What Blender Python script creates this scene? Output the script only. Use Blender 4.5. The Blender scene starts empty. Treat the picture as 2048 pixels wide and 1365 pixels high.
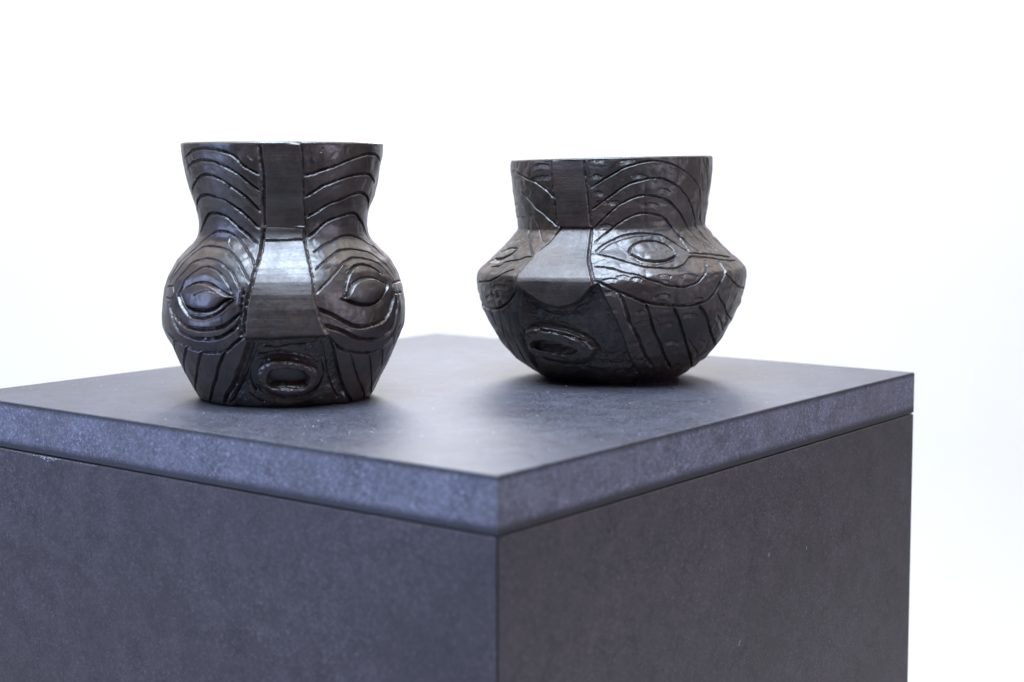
import bpy, math, random
import numpy as np

# ------------------------------------------------------------------ camera, world, lamps
S = bpy.context.scene
COL = S.collection
TOP = 1.05                                   # height of the pedestal top above the floor (m)
rad = math.radians

cam_d = bpy.data.cameras.new("camera")
cam = bpy.data.objects.new("camera", cam_d)
COL.objects.link(cam)
cam.location = (0, 0, TOP + 0.13747)
cam.rotation_mode = 'XYZ'
cam.rotation_euler = (rad(90 - 4.8744), rad(0.0488), 0)
cam_d.sensor_width = 36
cam_d.lens = 54.876
cam_d.shift_y = -0.03566
cam_d.clip_start = 0.02
cam_d.clip_end = 60
cam_d.dof.use_dof = True
cam_d.dof.focus_distance = 0.955
cam_d.dof.aperture_fstop = 5.6
cam_d.dof.aperture_blades = 9
S.camera = cam
S.render.engine = 'CYCLES'
S.cycles.use_denoising = True
S.cycles.denoising_input_passes = 'RGB_ALBEDO_NORMAL'
S.cycles.denoising_prefilter = 'ACCURATE'
S.view_settings.view_transform = 'Standard'
S.view_settings.look = 'None'
S.view_settings.exposure = 0
S.view_settings.gamma = 1

W = bpy.data.worlds.new("World")
S.world = W
W.use_nodes = True
bg = W.node_tree.nodes["Background"]
bg.inputs[0].default_value = (0.93, 0.95, 1.0, 1)
bg.inputs[1].default_value = 0.05


def area(name, loc, target, sx, sy, watts, color):
    d = bpy.data.lights.new(name, 'AREA')
    d.shape = 'RECTANGLE'; d.size = sx; d.size_y = sy; d.energy = watts; d.color = color
    o = bpy.data.objects.new(name, d); COL.objects.link(o)
    o.location = loc
    from mathutils import Vector
    v = Vector(target) - Vector(loc)
    o.rotation_euler = v.to_track_quat('-Z', 'Y').to_euler()
    return o


area("skylight", (-0.14, 0.58, TOP + 1.25), (-0.05, 0.95, TOP), 0.95, 0.9, 66, (0.66, 0.80, 1.0))
area("back_softbox", (0.0, 2.45, TOP + 0.80), (0.0, 0.75, TOP), 0.8, 0.26, 11, (0.95, 0.95, 1.0))
area("window_left", (-2.2, 0.25, TOP + 0.35), (-0.1, 0.9, TOP - 0.1), 0.9, 1.2, 29, (0.45, 0.58, 1.0))
area("window_right", (2.1, -0.1, TOP + 0.4), (0.1, 0.9, TOP - 0.1), 0.9, 1.2, 15, (0.84, 0.78, 1.0))
for sx in (-1.6, 1.6):
    area("wall_washer", (sx, 1.9, TOP + 2.2), (sx * 0.8, 4.0, TOP), 2.6, 0.8, 47, (1.0, 0.91, 0.82))


# ------------------------------------------------------------------ small helpers
def tag(o, label=None, cat=None, group=None, kind=None):
    if label: o["label"] = label
    if cat: o["category"] = cat
    if group: o["group"] = group
    if kind: o["kind"] = kind
    return o


def link(name, me, mat=None, parent=None):
    o = bpy.data.objects.new(name, me)
    COL.objects.link(o)
    if mat: me.materials.append(mat)
    if parent: o.parent = parent
    return o


def empty(name, loc, rz=0):
    o = bpy.data.objects.new(name, None); COL.objects.link(o)
    o.location = loc; o.rotation_euler = (0, 0, rz); o.empty_display_size = 0.05
    return o


def pymesh(name, verts, faces, smooth=False):
    me = bpy.data.meshes.new(name)
    me.from_pydata([tuple(v) for v in verts], [], faces)
    me.update()
    if smooth:
        me.polygons.foreach_set("use_smooth", [True] * len(me.polygons))
    return me


class Mat:
    def __init__(s, name):
        s.m = bpy.data.materials.new(name); s.m.use_nodes = True
        s.t = s.m.node_tree; s.b = s.t.nodes["Principled BSDF"]
        s.co = s.n('ShaderNodeTexCoord').outputs['Object']

    def n(s, typ, **k):
        nd = s.t.nodes.new(typ)
        for a, v in k.items(): setattr(nd, a, v)
        return nd

    def l(s, a, b): s.t.links.new(a, b)

    def val(s, sock, v):
        if isinstance(v, (int, float)): sock.default_value = v
        else: s.l(v, sock)

    def noise(s, scale, detail=4, rough=0.55, vec=None, out='Fac', dist=0.0):
        nd = s.n('ShaderNodeTexNoise'); nd.inputs['Scale'].default_value = scale
        nd.inputs['Detail'].default_value = detail; nd.inputs['Roughness'].default_value = rough
        nd.inputs['Distortion'].default_value = dist
        s.l(vec or s.co, nd.inputs['Vector']); return nd.outputs[out]

    def stretch(s, sx, sy, sz, rz=0):
        mp = s.n('ShaderNodeMapping'); mp.inputs['Scale'].default_value = (sx, sy, sz)
        mp.inputs['Rotation'].default_value = (0, 0, rz)
        s.l(s.co, mp.inputs['Vector']); return mp.outputs[0]

    def ramp(s, fac, a, b, lo=0.0, hi=1.0):
        r = s.n('ShaderNodeMapRange'); r.inputs['From Min'].default_value = a; r.inputs['From Max'].default_value = b
        r.inputs['To Min'].default_value = lo; r.inputs['To Max'].default_value = hi
        s.l(fac, r.inputs['Value']); return r.outputs[0]

    def math(s, op, a, b):
        m = s.n('ShaderNodeMath', operation=op); s.val(m.inputs[0], a); s.val(m.inputs[1], b); return m.outputs[0]

    def mix(s, fac, c1, c2):
        m = s.n('ShaderNodeMix', data_type='RGBA')
        s.val(m.inputs['Factor'], fac)
        for i, c in ((6, c1), (7, c2)):
            if isinstance(c, tuple): m.inputs[i].default_value = c + (1,)
            else: s.l(c, m.inputs[i])
        return m.outputs[2]

    def bump(s, h, strength, dist, prev=None):
        b = s.n('ShaderNodeBump'); b.inputs['Strength'].default_value = strength
        b.inputs['Distance'].default_value = dist; s.l(h, b.inputs['Height'])
        if prev is not None: s.l(prev, b.inputs['Normal'])
        return b.outputs[0]


# ------------------------------------------------------------------ materials
def wood(name, grain, pits):
    m = Mat(name)
    big = m.noise(38, 5, 0.6)
    fine = m.noise(520, 4, 0.65)
    streak = m.noise(1.0, 4, 0.6, vec=m.stretch(22, 22, 1300))
    c = m.mix(m.ramp(big, 0.35, 0.65), (0.009, 0.0049, 0.0035), (0.043, 0.0235, 0.0165))
    c = m.mix(m.ramp(streak, 0.45, 0.7, 0, 0.55 * grain), c, (0.052, 0.037, 0.032))
    # burnished graphite-like patches
    sheen = m.ramp(m.noise(75, 4, 0.6), 0.52, 0.72)
    c = m.mix(m.math('MULTIPLY', sheen, 0.35), c, (0.045, 0.045, 0.050))
    m.l(c, m.b.inputs['Base Color'])
    r = m.math('ADD', m.ramp(fine, 0.3, 0.7, 0.33 + .05 * (grain > .9) + .06 * (pits > .5), 0.48 + .06 * (grain > .9) + .07 * (pits > .5)), m.ramp(m.noise(55, 4, 0.6), 0.35, 0.65, 0.09, -0.07))
    if pits > .5:                            # pale flecks put into the base colour for glints off the pits
        c = m.mix(m.ramp(m.noise(1300, 1, 0.5), 0.70, 0.76, 0, 0.5), c, (0.22, 0.20, 0.19)); m.l(c, m.b.inputs['Base Color'])
    m.l(r, m.b.inputs['Roughness'])
    m.b.inputs['Specular IOR Level'].default_value = 0.95
    m.b.inputs['Coat Weight'].default_value = 0.2
    m.b.inputs['Coat Roughness'].default_value = 0.24
    pit = m.noise(1100, 2, 0.6)
    nrm = m.bump(m.noise(110, 5, 0.65), 0.32, 0.0007)
    nrm = m.bump(m.ramp(pit, 0.35, 0.65), pits * .6, 0.00018, nrm)
    nrm = m.bump(streak, 0.22 * grain + 0.02, 0.0003, nrm)
    m.l(nrm, m.b.inputs['Normal'])
    return m.m


def mdf(name, edge=False, base=1.0, tint=(1, 1, 1)):
    m = Mat(name)
    tr_, tg_, tb_ = tint
    fib = m.noise(560, 4, 0.75, dist=1.6)
    mott = m.noise(60, 5, 0.65, dist=0.6)
    cloud = m.noise(14, 4, 0.6)
    d, l = (0.028 * base * tr_, 0.0265 * base * tg_, 0.036 * base * tb_), (0.092 * base * tr_, 0.088 * base * tg_, 0.114 * base * tb_)
    c = m.mix(m.ramp(mott, 0.3, 0.7), d, l)
    c = m.mix(m.ramp(fib, 0.50, 0.64, 0, 0.9), c, (0.24 * base * tr_, 0.24 * base * tg_, 0.30 * base * tb_))
    c = m.mix(m.ramp(cloud, 0.38, 0.66, 0, 0.38), c, (0.050 * base, 0.043 * base, 0.047 * base))
    fleck = m.noise(900, 1, 0.5)
    c = m.mix(m.ramp(fleck, 0.76, 0.82, 0, 0.6), c, (0.45, 0.45, 0.48))
    if edge:
        # fibreboard is pressed denser and darker at its two faces than in its core
        sep = m.n('ShaderNodeSeparateXYZ'); m.l(m.co, sep.inputs[0])
        zj = m.math('ADD', sep.outputs[2], m.ramp(m.noise(300, 4, 0.7), 0.2, 0.8, -0.0007, 0.0007))
        hi = m.ramp(zj, -0.0034, -0.0010)
        lo = m.ramp(zj, -0.0220, -0.0255)
        c = m.mix(m.math('MULTIPLY', m.math('MAXIMUM', hi, lo), 0.93), c, (0.012, 0.012, 0.015))
    m.l(c, m.b.inputs['Base Color'])
    m.l(m.ramp(fib, 0.3, 0.7, 0.38, 0.56), m.b.inputs['Roughness'])
    m.b.inputs['Specular IOR Level'].default_value = 0.5
    nrm = m.bump(fib, 0.30, 0.0003)
    nrm = m.bump(m.noise(1400, 2, 0.6), 0.3, 0.00015, nrm)
    m.l(nrm, m.b.inputs['Normal'])
    return m.m


def plain(name, col, rough=0.8):
    m = Mat(name)
    c = m.mix(m.noise(6, 3, 0.5), tuple(x * 0.97 for x in col), col)
    m.l(c, m.b.inputs['Base Color']); m.b.inputs['Roughness'].default_value = rough
    return m.m


M_WOOD_L = wood("burnished_dark_wood", 0.25, 0.25)
M_BAND_L = wood("burnished_dark_wood_cross_grain", 1.0, 0.2)
M_WOOD_R = wood("stippled_dark_wood", 0.15, 0.51)
M_BAND_R = wood("stippled_dark_wood_cross_grain", 0.7, 0.55)
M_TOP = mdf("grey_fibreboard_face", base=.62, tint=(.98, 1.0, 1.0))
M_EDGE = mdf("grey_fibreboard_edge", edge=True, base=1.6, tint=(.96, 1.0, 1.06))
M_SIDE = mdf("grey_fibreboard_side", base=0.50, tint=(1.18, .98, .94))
M_GAP = plain("light_block_black", (0.01, 0.01, 0.012))  # near-black for the added box that blocks light behind the joint
M_CHIP = plain("chipped_fibre", (0.42, 0.42, 0.45))
M_LINT = plain("pale_lint", (0.6, 0.6, 0.62))
M_BACK = plain("white_backdrop", (0.88, 0.88, 0.88), 0.9)

# ------------------------------------------------------------------ backdrop
prof = [(-0.5, 0.0)] + [(2.6 + 0.6 * math.sin(a), 0.6 - 0.6 * math.cos(a)) for a in np.linspace(0, math.pi / 2, 16)] + [(3.2, 3.6)]
vs, fs = [], []
for i, (y, z_) in enumerate(prof):
    vs += [(-5, y, z_), (5, y, z_)]
    if i: fs.append((2 * i - 2, 2 * i - 1, 2 * i + 1, 2 * i))
o = link("backdrop", pymesh("backdrop", vs, fs, True), M_BACK)
tag(o, kind="structure", label="plain bright white backdrop behind the pedestal")

# ------------------------------------------------------------------ pedestal
PA, PB, PT = 0.46117, 0.42962, 0.028
PYAW = 0.9111
ped = empty("pedestal", (-0.00678, 0.69797, TOP), math.pi / 2 - PYAW - math.pi / 2)
ped.rotation_euler = (0, 0, PYAW)
tag(ped, "dark grey fibreboard pedestal with a thick top slab carrying both carved vessels", "pedestal")


def loft_box(name, rings, mat, parent):
    """rings: list of (x0,y0,x1,y1,z) from top to bottom -> closed box with chamfers"""
    vs, fs = [], []
    for (x0, y0, x1, y1, z_) in rings:
        vs += [(x0, y0, z_), (x1, y0, z_), (x1, y1, z_), (x0, y1, z_)]
    n = len(rings)
    for i in range(n - 1):
        for k in range(4):
            a, b = 4 * i + k, 4 * i + (k + 1) % 4
            fs.append((a, a + 4, b + 4, b))
    fs.append((0, 1, 2, 3)); b = 4 * (n - 1)
    fs.append((b + 3, b + 2, b + 1, b))
    return link(name, pymesh(name, vs, fs), mat, parent)


def ring(z_, i): return (i, i, PA - i, PB - i, z_)


slab = loft_box("top_slab", [ring(0, .0011), ring(-.0003, .0004), ring(-.0010, 0), ring(-PT + .0006, 0), ring(-PT, .0006)], M_EDGE, ped)
slab.data.materials.append(M_TOP)
for p_ in slab.data.polygons:
    if p_.normal.z > 0.9: p_.material_index = 1
# four mitred panels below
ZT, ZB, TH = -PT - 0.0006, -TOP + 0.001, 0.018
C4 = [(0, 0), (PA, 0), (PA, PB), (0, PB)]


def inset(i, d):
    sx = [1, -1, -1, 1][i]; sy = [1, 1, -1, -1][i]
    return (C4[i][0] + sx * d, C4[i][1] + sy * d)


G = 0.00025
for i in range(4):
    j = (i + 1) % 4
    dx, dy = C4[j][0] - C4[i][0], C4[j][1] - C4[i][1]
    L_ = math.hypot(dx, dy); ux, uy = dx / L_, dy / L_
    vs = []
    ch = 0.0006
    for (z_, off) in ((ZT, ch), (ZT - ch, 0.0), (ZB, 0.0)):
        a, b = inset(i, off), inset(j, off)
        vs += [(a[0] + ux * (G + ch * .5), a[1] + uy * (G + ch * .5), z_), (b[0] - ux * (G + ch * .5), b[1] - uy * (G + ch * .5), z_)]
    a, b = inset(i, TH), inset(j, TH)
    for z_ in (ZT, ZT - ch, ZB):
        vs += [(a[0] + ux * G, a[1] + uy * G, z_), (b[0] - ux * G, b[1] - uy * G, z_)]
    fs = [(0, 2, 3, 1), (2, 4, 5, 3), (6, 7, 9, 8), (8, 9, 11, 10), (0, 1, 7, 6), (4, 10, 11, 5),
          (0, 6, 8, 2), (2, 8, 10, 4), (1, 3, 9, 7), (3, 5, 11, 9)]
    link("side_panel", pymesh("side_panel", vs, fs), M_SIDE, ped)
loft_box("joint_light_block", [ring(-PT - .0002, .004), ring(-TOP + .003, .004)], M_GAP, ped)  # added box inside the panels, stops light leaking through the slab joint

# pale chipped fibres along the joint near the left end of the slab
rng = random.Random(4)
vs, fs = [], []


def blob(x, y, z_, r, axis):
    """small angular crumb"""
    b = len(vs)
    for k in range(6):
        a = k * math.pi / 3 + rng.random() * .5; rr = r * rng.uniform(.5, 1.2)
        p_ = (rr * math.cos(a), rr * math.sin(a) * .5)
        if axis == 'x': vs.append((x - 0.00005 * rng.random(), y + p_[0], z_ + p_[1]))
        else: vs.append((x + p_[0], y + p_[1] * 2, z_ + .00002))
    vs.append((x - .0003, y, z_) if axis == 'x' else (x, y, z_ + .0003))
    for k in range(6): fs.append((b + k, b + (k + 1) % 6, b + 6))


for k in range(150):
    t = 0.29 + 0.125 * rng.random()
    blob(0.0001, t, ZT - 0.0006 - 0.0006 * rng.random() ** 2, 0.0004 * rng.uniform(.5, 1.3), 'x')
for k in range(26):
    blob(0.0, 0.336 + rng.gauss(0, .005), ZT - 0.0006 - abs(rng.gauss(0, .0007)), 0.0007 * rng.uniform(.5, 1.3), 'x')
o = link("chipped_fibre", pymesh("chipped_fibre", vs, fs), M_CHIP, ped)
o["kind"] = "stuff"

# dust and tiny fibres lying on the slab
vs, fs = [], []
for k in range(420):
    x = rng.uniform(.01, PA - .01); y = rng.uniform(.01, PB - .01)
    blob(x, y, 0.0001, 0.00028 * rng.uniform(.3, 1.0) ** 2 * 1.6, 'z')
o = link("dust", pymesh("dust", vs, fs), M_LINT)
o.location = ped.location; o.rotation_euler = ped.rotation_euler
tag(o, "scattered pale dust specks lying on the pedestal top", "dust", kind="stuff")


def hair(name, pts, r, parent, mat):
    vs, fs = [], []
    for i, p_ in enumerate(pts):
        a = np.array(pts[min(i + 1, len(pts) - 1)]) - np.array(pts[max(i - 1, 0)]); a = a / np.linalg.norm(a)
        u = np.cross(a, (0.3, 1, 0.2)); u /= np.linalg.norm(u); w = np.cross(a, u)
        for k in range(4):
            q = np.array(p_) + r * (u * math.cos(k * math.pi / 2) + w * math.sin(k * math.pi / 2)); vs.append(tuple(q))
        if i:
            b = 4 * i
            for k in range(4): fs.append((b - 4 + k, b - 4 + (k + 1) % 4, b + (k + 1) % 4, b + k))
    return link(name, pymesh(name, vs, fs, True), mat, parent)


# lint caught on the right-hand panel: (position along panel, depth below top, shape)
def lint(name, px, pz, pts, label):
    root = hair(name, [(px + a, -0.0003, pz + b) for a, b in pts], 0.00011, None, M_LINT)
    root.location = ped.location; root.rotation_euler = ped.rotation_euler
    tag(root, label, "lint", "lint fibres on the right face of the pedestal")


lint("lint_fibre", 0.293, -0.181, [(0.0012 * math.cos(a) + 0.0006 * math.sin(2 * a), 0.0030 * math.sin(a)) for a in np.linspace(0.4, 6.4, 18)],
     "looped pale lint fibre low on the right pedestal face")
lint("lint_fibre", 0.256, -0.088, [(0, 0), (.0006, .0012), (.0007, .0024)], "short upright lint fibre high on the right pedestal face")
lint("lint_fibre", 0.304, -0.093, [(0, 0), (.0003, .001), (.0002, .002)], "tiny lint fibre nearest the slab on the right pedestal face")
lint("lint_fibre", 0.222, -0.133, [(0, 0), (.0005, .0012), (.0016, .0024)], "slanting lint fibre above the middle of the right pedestal face")


# ------------------------------------------------------------------ numpy gradient noise
def _hash(i, j, k):
    h = (i * 374761393 + j * 668265263 + k * 2147483647) & 0xffffffff
    h = ((h ^ (h >> 13)) * 1274126177) & 0xffffffff
    return ((h ^ (h >> 16)) & 0xffff) / 65535.0 * 2 - 1


def vnoise(P, scale, seed=0):
    q = P * scale + seed * 17.31 + 1000.0
    i = np.floor(q).astype(np.int64); f = q - i; f = f * f * (3 - 2 * f)
    r = 0
    for a in (0, 1):
        wa = f[..., 0] if a else 1 - f[..., 0]
        for b in (0, 1):
            wb = f[..., 1] if b else 1 - f[..., 1]
            for c in (0, 1):
                wc = f[..., 2] if c else 1 - f[..., 2]
                r = r + wa * wb * wc * _hash(i[..., 0] + a, i[..., 1] + b, i[..., 2] + c)
    return r


def fbm(P, scale, o=3, seed=0):
    r = 0; g = 1.0
    for k in range(o):
        r = r + g * vnoise(P, scale * 2 ** k, seed + k); g *= .5
    return r


def sstep(x, a, b):
    t = np.clip((x - a) / (b - a), 0, 1); return t * t * (3 - 2 * t)


# ------------------------------------------------------------------ carved vessels
STYLE = {  # depth, width of upper bank, width of lower bank (mm)
    'c': (1.75, .85, 1.8), 'n': (1.15, .7, 1.25), 'w': (2.2, 1.1, 2.3), 't': (1.25, .7, 1.15), 's': (.6, .5, .65),
    'e': (1.4, .8, 1.5), 'E': (2.0, .9, 1.9), 'b': (1.7, 1.3, 2.2), 'd': (.6, .8, 3.0), 'D': (.7, 2.4, 2.4)}


def build_vessel(name, label, loc, profile, grooves, areas, face, kink, tilt, rough, mats, label_parts, opt):
    root = empty(name, loc)
    tag(root, label, "carved vessel")
    prof = np.array(profile)[::-1]           # bottom -> top, columns r, z (mm)
    # resample by arc length, lightly rounding the corners
    d = np.r_[0, np.cumsum(np.hypot(*np.diff(prof, axis=0).T))]
    NR = 540
    s = np.linspace(0, d[-1], NR)
    R0 = np.interp(s, d, prof[:, 0]); Z0 = np.interp(s, d, prof[:, 1])
    kr = np.hanning(11); kr /= kr.sum()

    def sm(a):
        p_ = np.r_[2 * a[0] - a[5:0:-1], a, 2 * a[-1] - a[-2:-7:-1]]; return np.convolve(p_, kr, 'valid')
    R0, Z0 = sm(R0), sm(Z0)
    Z0 -= 0.0
    tr, tz = np.gradient(R0), np.gradient(Z0); ln = np.hypot(tr, tz)
    nr, nz = tz / ln, -tr / ln
    kr2 = np.hanning(31); kr2 /= kr2.sum()
    th = np.r_[np.linspace(-112, 112, 660), np.linspace(112, 248, 121)[1:-1]]
    NC = len(th); t = np.radians(th)
    TH, SR = np.meshgrid(t, R0); _, ZZ = np.meshgrid(t, Z0)
    sin, cos = np.sin(TH), np.cos(TH)
    P0 = np.stack([SR * sin, -SR * cos, ZZ], -1)
    H = np.zeros_like(SR)                    # groove depth
    E = np.zeros_like(SR)                    # macro displacement along the normal
    rz_i = lambda z_: np.searchsorted(Z0, z_)
    r_at = lambda z_: np.interp(z_, Z0, R0)
    s_at = lambda z_: np.interp(z_, Z0, s)
    front = 660

    def dense(pts, step=1.3, closed=False, wob=0):
        pts = list(pts) + ([pts[0]] if closed else [])
        out = []
        # Catmull-Rom through the traced points
        A = np.array([(a, s_at(b)) for a, b in pts])
        n = len(A)
        for i in range(n - 1):
            p0, p1, p2, p3 = A[max(i - 1, 0)], A[i], A[i + 1], A[min(i + 2, n - 1)]
            rr = np.interp(p1[1], s, R0)
            L_ = math.hypot(math.radians(p2[0] - p1[0]) * rr, p2[1] - p1[1]); m = max(1, int(L_ / step))
            for k in range(m):
                u = k / m
                if closed: q = p1 + (p2 - p1) * u
                else: q = 0.5 * (2 * p1 + (p2 - p0) * u + (2 * p0 - 5 * p1 + 4 * p2 - p3) * u * u + (3 * p1 - p0 - 3 * p2 + p3) * u ** 3)
                out.append(q)
        out.append(A[-1]); out = np.array(out)
        if wob:
            w_ = np.array([rng.gauss(0, wob) for _ in out]); w_ = np.convolve(w_, [.3, .4, .3], 'same'); w_[0] = w_[-1] = 0
            out[:, 1] += w_
        return out                           # (deg, arc s)

    def field(line, win):
        """unsigned distance, side and along-parameter near a polyline given as (deg, s)"""
        D = np.full(SR.shape, 1e3, np.float32); SG = np.zeros_like(D); U = np.zeros_like(D)
        rr = np.interp(line[:, 1], s, R0); zz = np.interp(line[:, 1], s, Z0); a = np.radians(line[:, 0])
        Q = np.stack([rr * np.sin(a), -rr * np.cos(a), zz], 1)
        n = len(line)
        for i in range(n - 1):
            smin, smax = sorted((line[i, 1], line[i + 1, 1])); r0 = max(0, int((smin - win) / s[1])); r1 = min(NR, int((smax + win) / s[1]) + 2)
            am, ax = sorted((line[i, 0], line[i + 1, 0])); w_ = math.degrees(win / max(rr[i], 20))
            c0 = np.searchsorted(th[:front], am - w_); c1 = np.searchsorted(th[:front], ax + w_)
            if c1 <= c0 or r1 <= r0: continue
            X = P0[r0:r1, c0:c1]; v = Q[i + 1] - Q[i]; L2 = v @ v + 1e-9
            k = np.clip(((X - Q[i]) @ v) / L2, 0, 1)
            dd = np.linalg.norm(X - Q[i] - k[..., None] * v, axis=-1)
            da = (line[i + 1, 0] - line[i, 0]) * math.pi / 180 * rr[i]; ds = line[i + 1, 1] - line[i, 1]
            cr = da * (s[r0:r1, None] - line[i, 1]) - ds * (np.radians(th[c0:c1] - line[i, 0])[None] * rr[i])
            m = dd < D[r0:r1, c0:c1]
            D[r0:r1, c0:c1][m] = dd[m]; SG[r0:r1, c0:c1][m] = np.sign(cr)[m]
            U[r0:r1, c0:c1][m] = ((i + k) / (n - 1))[m]
        return D, SG, U

    def inside(poly):
        """signed distance (mm, positive inside) to a closed polygon"""
        line = dense(poly, 2.0, True)
        D, _, _ = field(line, 14)
        x, y = np.broadcast_arrays(th[None, :], s[:, None]); ins = np.zeros(SR.shape, bool)
        for i in range(len(line) - 1):
            (x1, y1), (x2, y2) = line[i], line[i + 1]
            if y1 == y2: continue
            c = (y1 > y) != (y2 > y)
            ins ^= c & (x < (x2 - x1) * (y - y1) / (y2 - y1) + x1)
        D = np.minimum(D, 14)
        return np.where(ins, D, -D), ins

    flat = 1 / np.clip(np.cos(TH - math.radians(face)), .5, 1)
    radial = np.zeros_like(SR)
    masks = {}
    for nm, sty, pts in areas:
        sd, ins = inside(pts)
        masks.setdefault(nm, []).append((sty, sd))
    wr = fbm(P0, 0.16, 3, 5)
    wr2 = fbm(P0 * np.array([1, 1, 1.6]), 0.33, 3, 9)
    for sty, sd in masks.get('band', []):
        radial += (SR * (flat - 1) - opt['band']) * sstep(sd, -.5, .5)
    nose_on = np.zeros_like(SR)
    for sty, sd in masks.get('nose', []):
        nose_on = sstep(sd, -.9, .5)
        zlo, zhi = ZZ[sd > 0].min(), ZZ[sd > 0].max()
        g = opt['nose0'] + (opt['nose1'] - opt['nose0']) * np.clip((zhi - ZZ) / (zhi - zlo), 0, 1)
        radial += (SR * (flat - 1) + g) * nose_on
    for sty, sd in masks.get('recess', []):
        i6 = rz_i(7.0); sd = sd.copy(); sd[:i6] = sd[i6]          # the hollow runs on down to the foot
        m_ = sstep(sd, -.6, opt['rec_w'])
        m_ = m_ * (opt['rec_f'] + (1 - opt['rec_f']) * sstep(ZZ, 4, 22))
        E -= opt['rec'] * m_ * (1 + .12 * wr)
        E += .42 * wr2 * m_
    for sty, sd in masks.get('lips', []):
        q = np.clip((sd + .6) / opt['lip_w'], 0, 1)
        E += opt['lip'] * np.sqrt(np.clip(1 - (1 - q) ** 2, 0, 1))
        E -= opt['moat'] * np.exp(-((sd + 2.2) / 1.5) ** 2)
        E -= opt['ridge'] * np.exp(-((sd - 2.9) / .55) ** 2) * (ZZ > np.median(ZZ[sd > 0]))
    for sty, sd in masks.get('mouth', []):
        q = sstep(sd, -.9, 1.3)
        zl, zh = ZZ[sd > 0].min(), ZZ[sd > 0].max()
        up = np.clip((ZZ - zl) / (zh - zl), 0, 1)
        E -= opt['mouth'] * q * (opt['mmin'] + (1 - opt['mmin']) * sstep(up, .0, opt['ramp']))
    for sty, sd in masks.get('eye', []):
        q = np.clip(sd / 7.0, 0, 1)
        E += opt['eye'] * np.sqrt(np.clip(1 - (1 - q) ** 2, 0, 1)) * (sd > 0)
        q2 = sstep(sd, -5, 0) * (sd <= 0)
        E -= opt['socket'] * q2
    depth_n = 1 + .28 * vnoise(P0, .45, 3)
    for k_, (nm, sty, pts) in enumerate(grooves):
        dp, wu, wl = STYLE[sty]
        line = dense(pts, 1.3, False, opt['wob'])
        D, SG, U = field(line, 4.5)
        m = D < 4
        if not m.any(): continue
        Dj = D[m] + .16 * vnoise(P0[m], .8, 40 + k_)
        w_ = np.where(SG[m] > 0, wu, wl) * opt['gw']
        q = np.clip(1 - np.abs(Dj) / w_, 0, 1)
        low = SG[m] <= 0
        sh = np.where(low, q ** 1.05, q ** .9)
        endt = sstep(np.minimum(U[m], 1 - U[m]), -.03, .05)
        h = -dp * opt['gd'] * sh * endt * depth_n[m]
        # a faint raised burr just under the cut
        bur = .16 * np.exp(-((Dj - w_ * 1.05) / .5) ** 2) * low * (wl > 1)
        H[m] = np.minimum(H[m], h + 0 * bur)
        E[m] += bur * endt * .8
    # tool marks and hand-cut unevenness
    band_m = np.zeros_like(SR)
    for key in ('band', 'nose'):
        for sty, sd in masks.get(key, []): band_m = np.maximum(band_m, sstep(sd, -.5, 1))
    free = 1 - band_m
    N = (rough[0] * fbm(P0, .055, 2, 1) + rough[1] * (np.abs(vnoise(P0, .17, 2)) - .25) * 2 + rough[2] * vnoise(P0, .6, 4)) * (free * .9 + .1)
    N += band_m * .045 * vnoise(P0 * np.array([.12, .12, 1.0]), .7, 8)
    fade = np.ones_like(ZZ)
    dn = (N + H) * fade
    # keep the rim circle crisp
    rim = sstep(ZZ, Z0[-1] - 1.2, Z0[-1])
    dn = dn * (1 - .75 * rim)
    RR = SR + (radial + E) * (1 - .5 * rim) + dn * nr[:, None]
    ZZ2 = ZZ + dn * nz[:, None] * (1 - rim)
    X = RR * sin; Y = -RR * cos
    ZZ2 = np.maximum(ZZ2 + tilt * X * np.clip(ZZ / 30, 0, 1), 0.05)
    V = np.stack([X, Y, ZZ2], -1) * .001
    # ---- normals of the whole skin, so that parts meet without a seam
    dU = np.roll(V, -1, 1) - np.roll(V, 1, 1)
    dV = np.gradient(V, axis=0)
    NN = np.cross(dU, dV); NN /= np.linalg.norm(NN, axis=-1, keepdims=True) + 1e-12
    # ---- classify quads
    def fc(a): return a[:-1] * .5 + a[1:] * .5
    lab = np.where(fc(ZZ) > kink, 1, 0)
    names = ["bowl", "neck"]
    def put(nm, sd, extra):
        names.append(nm); lab[fc(sd) > extra] = len(names) - 1
    for sty, sd in masks.get('band', []): put("forehead_band", sd, 0)
    for sty, sd in masks.get('nose', []): put("nose", sd, -.3)
    for sty, sd in masks.get('lips', []): put("mouth", sd, -1.0)
    for sty, sd in masks.get('eye', []): put("eye", sd, 0)
    idx = np.arange(NR * NC).reshape(NR, NC)
    q = np.stack([idx[:-1], np.roll(idx, -1, 1)[:-1], np.roll(idx, -1, 1)[1:], idx[1:]], -1)
    Vf, Nf = V.reshape(-1, 3), NN.reshape(-1, 3)
    for li, nm in enumerate(names):
        Q = q[lab == li]
        if not len(Q): continue
        u, inv = np.unique(Q, return_inverse=True); Q2 = inv.reshape(-1, 4)
        me = bpy.data.meshes.new(nm)
        me.vertices.add(len(u)); me.vertices.foreach_set("co", Vf[u].astype(np.float32).ravel())
        me.loops.add(Q2.size); me.loops.foreach_set("vertex_index", Q2.astype(np.int32).ravel())
        me.polygons.add(len(Q2)); me.polygons.foreach_set("loop_start", np.arange(0, Q2.size, 4, dtype=np.int32))
        me.update(calc_edges=True)
        me.polygons.foreach_set("use_smooth", np.ones(len(Q2), bool))
        me.normals_split_custom_set_from_vertices(Nf[u])
        o = link(nm, me, mats[1] if nm in ("forehead_band", "nose") else mats[0], root)
        if nm == "eye":
            ang = V.reshape(-1, 3)[u][:, 0].mean()
        if (nm, ) in label_parts: o["label"] = label_parts[(nm, )]
    # ---- rim, inside wall and floor, base
    top = V[-1]
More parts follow.
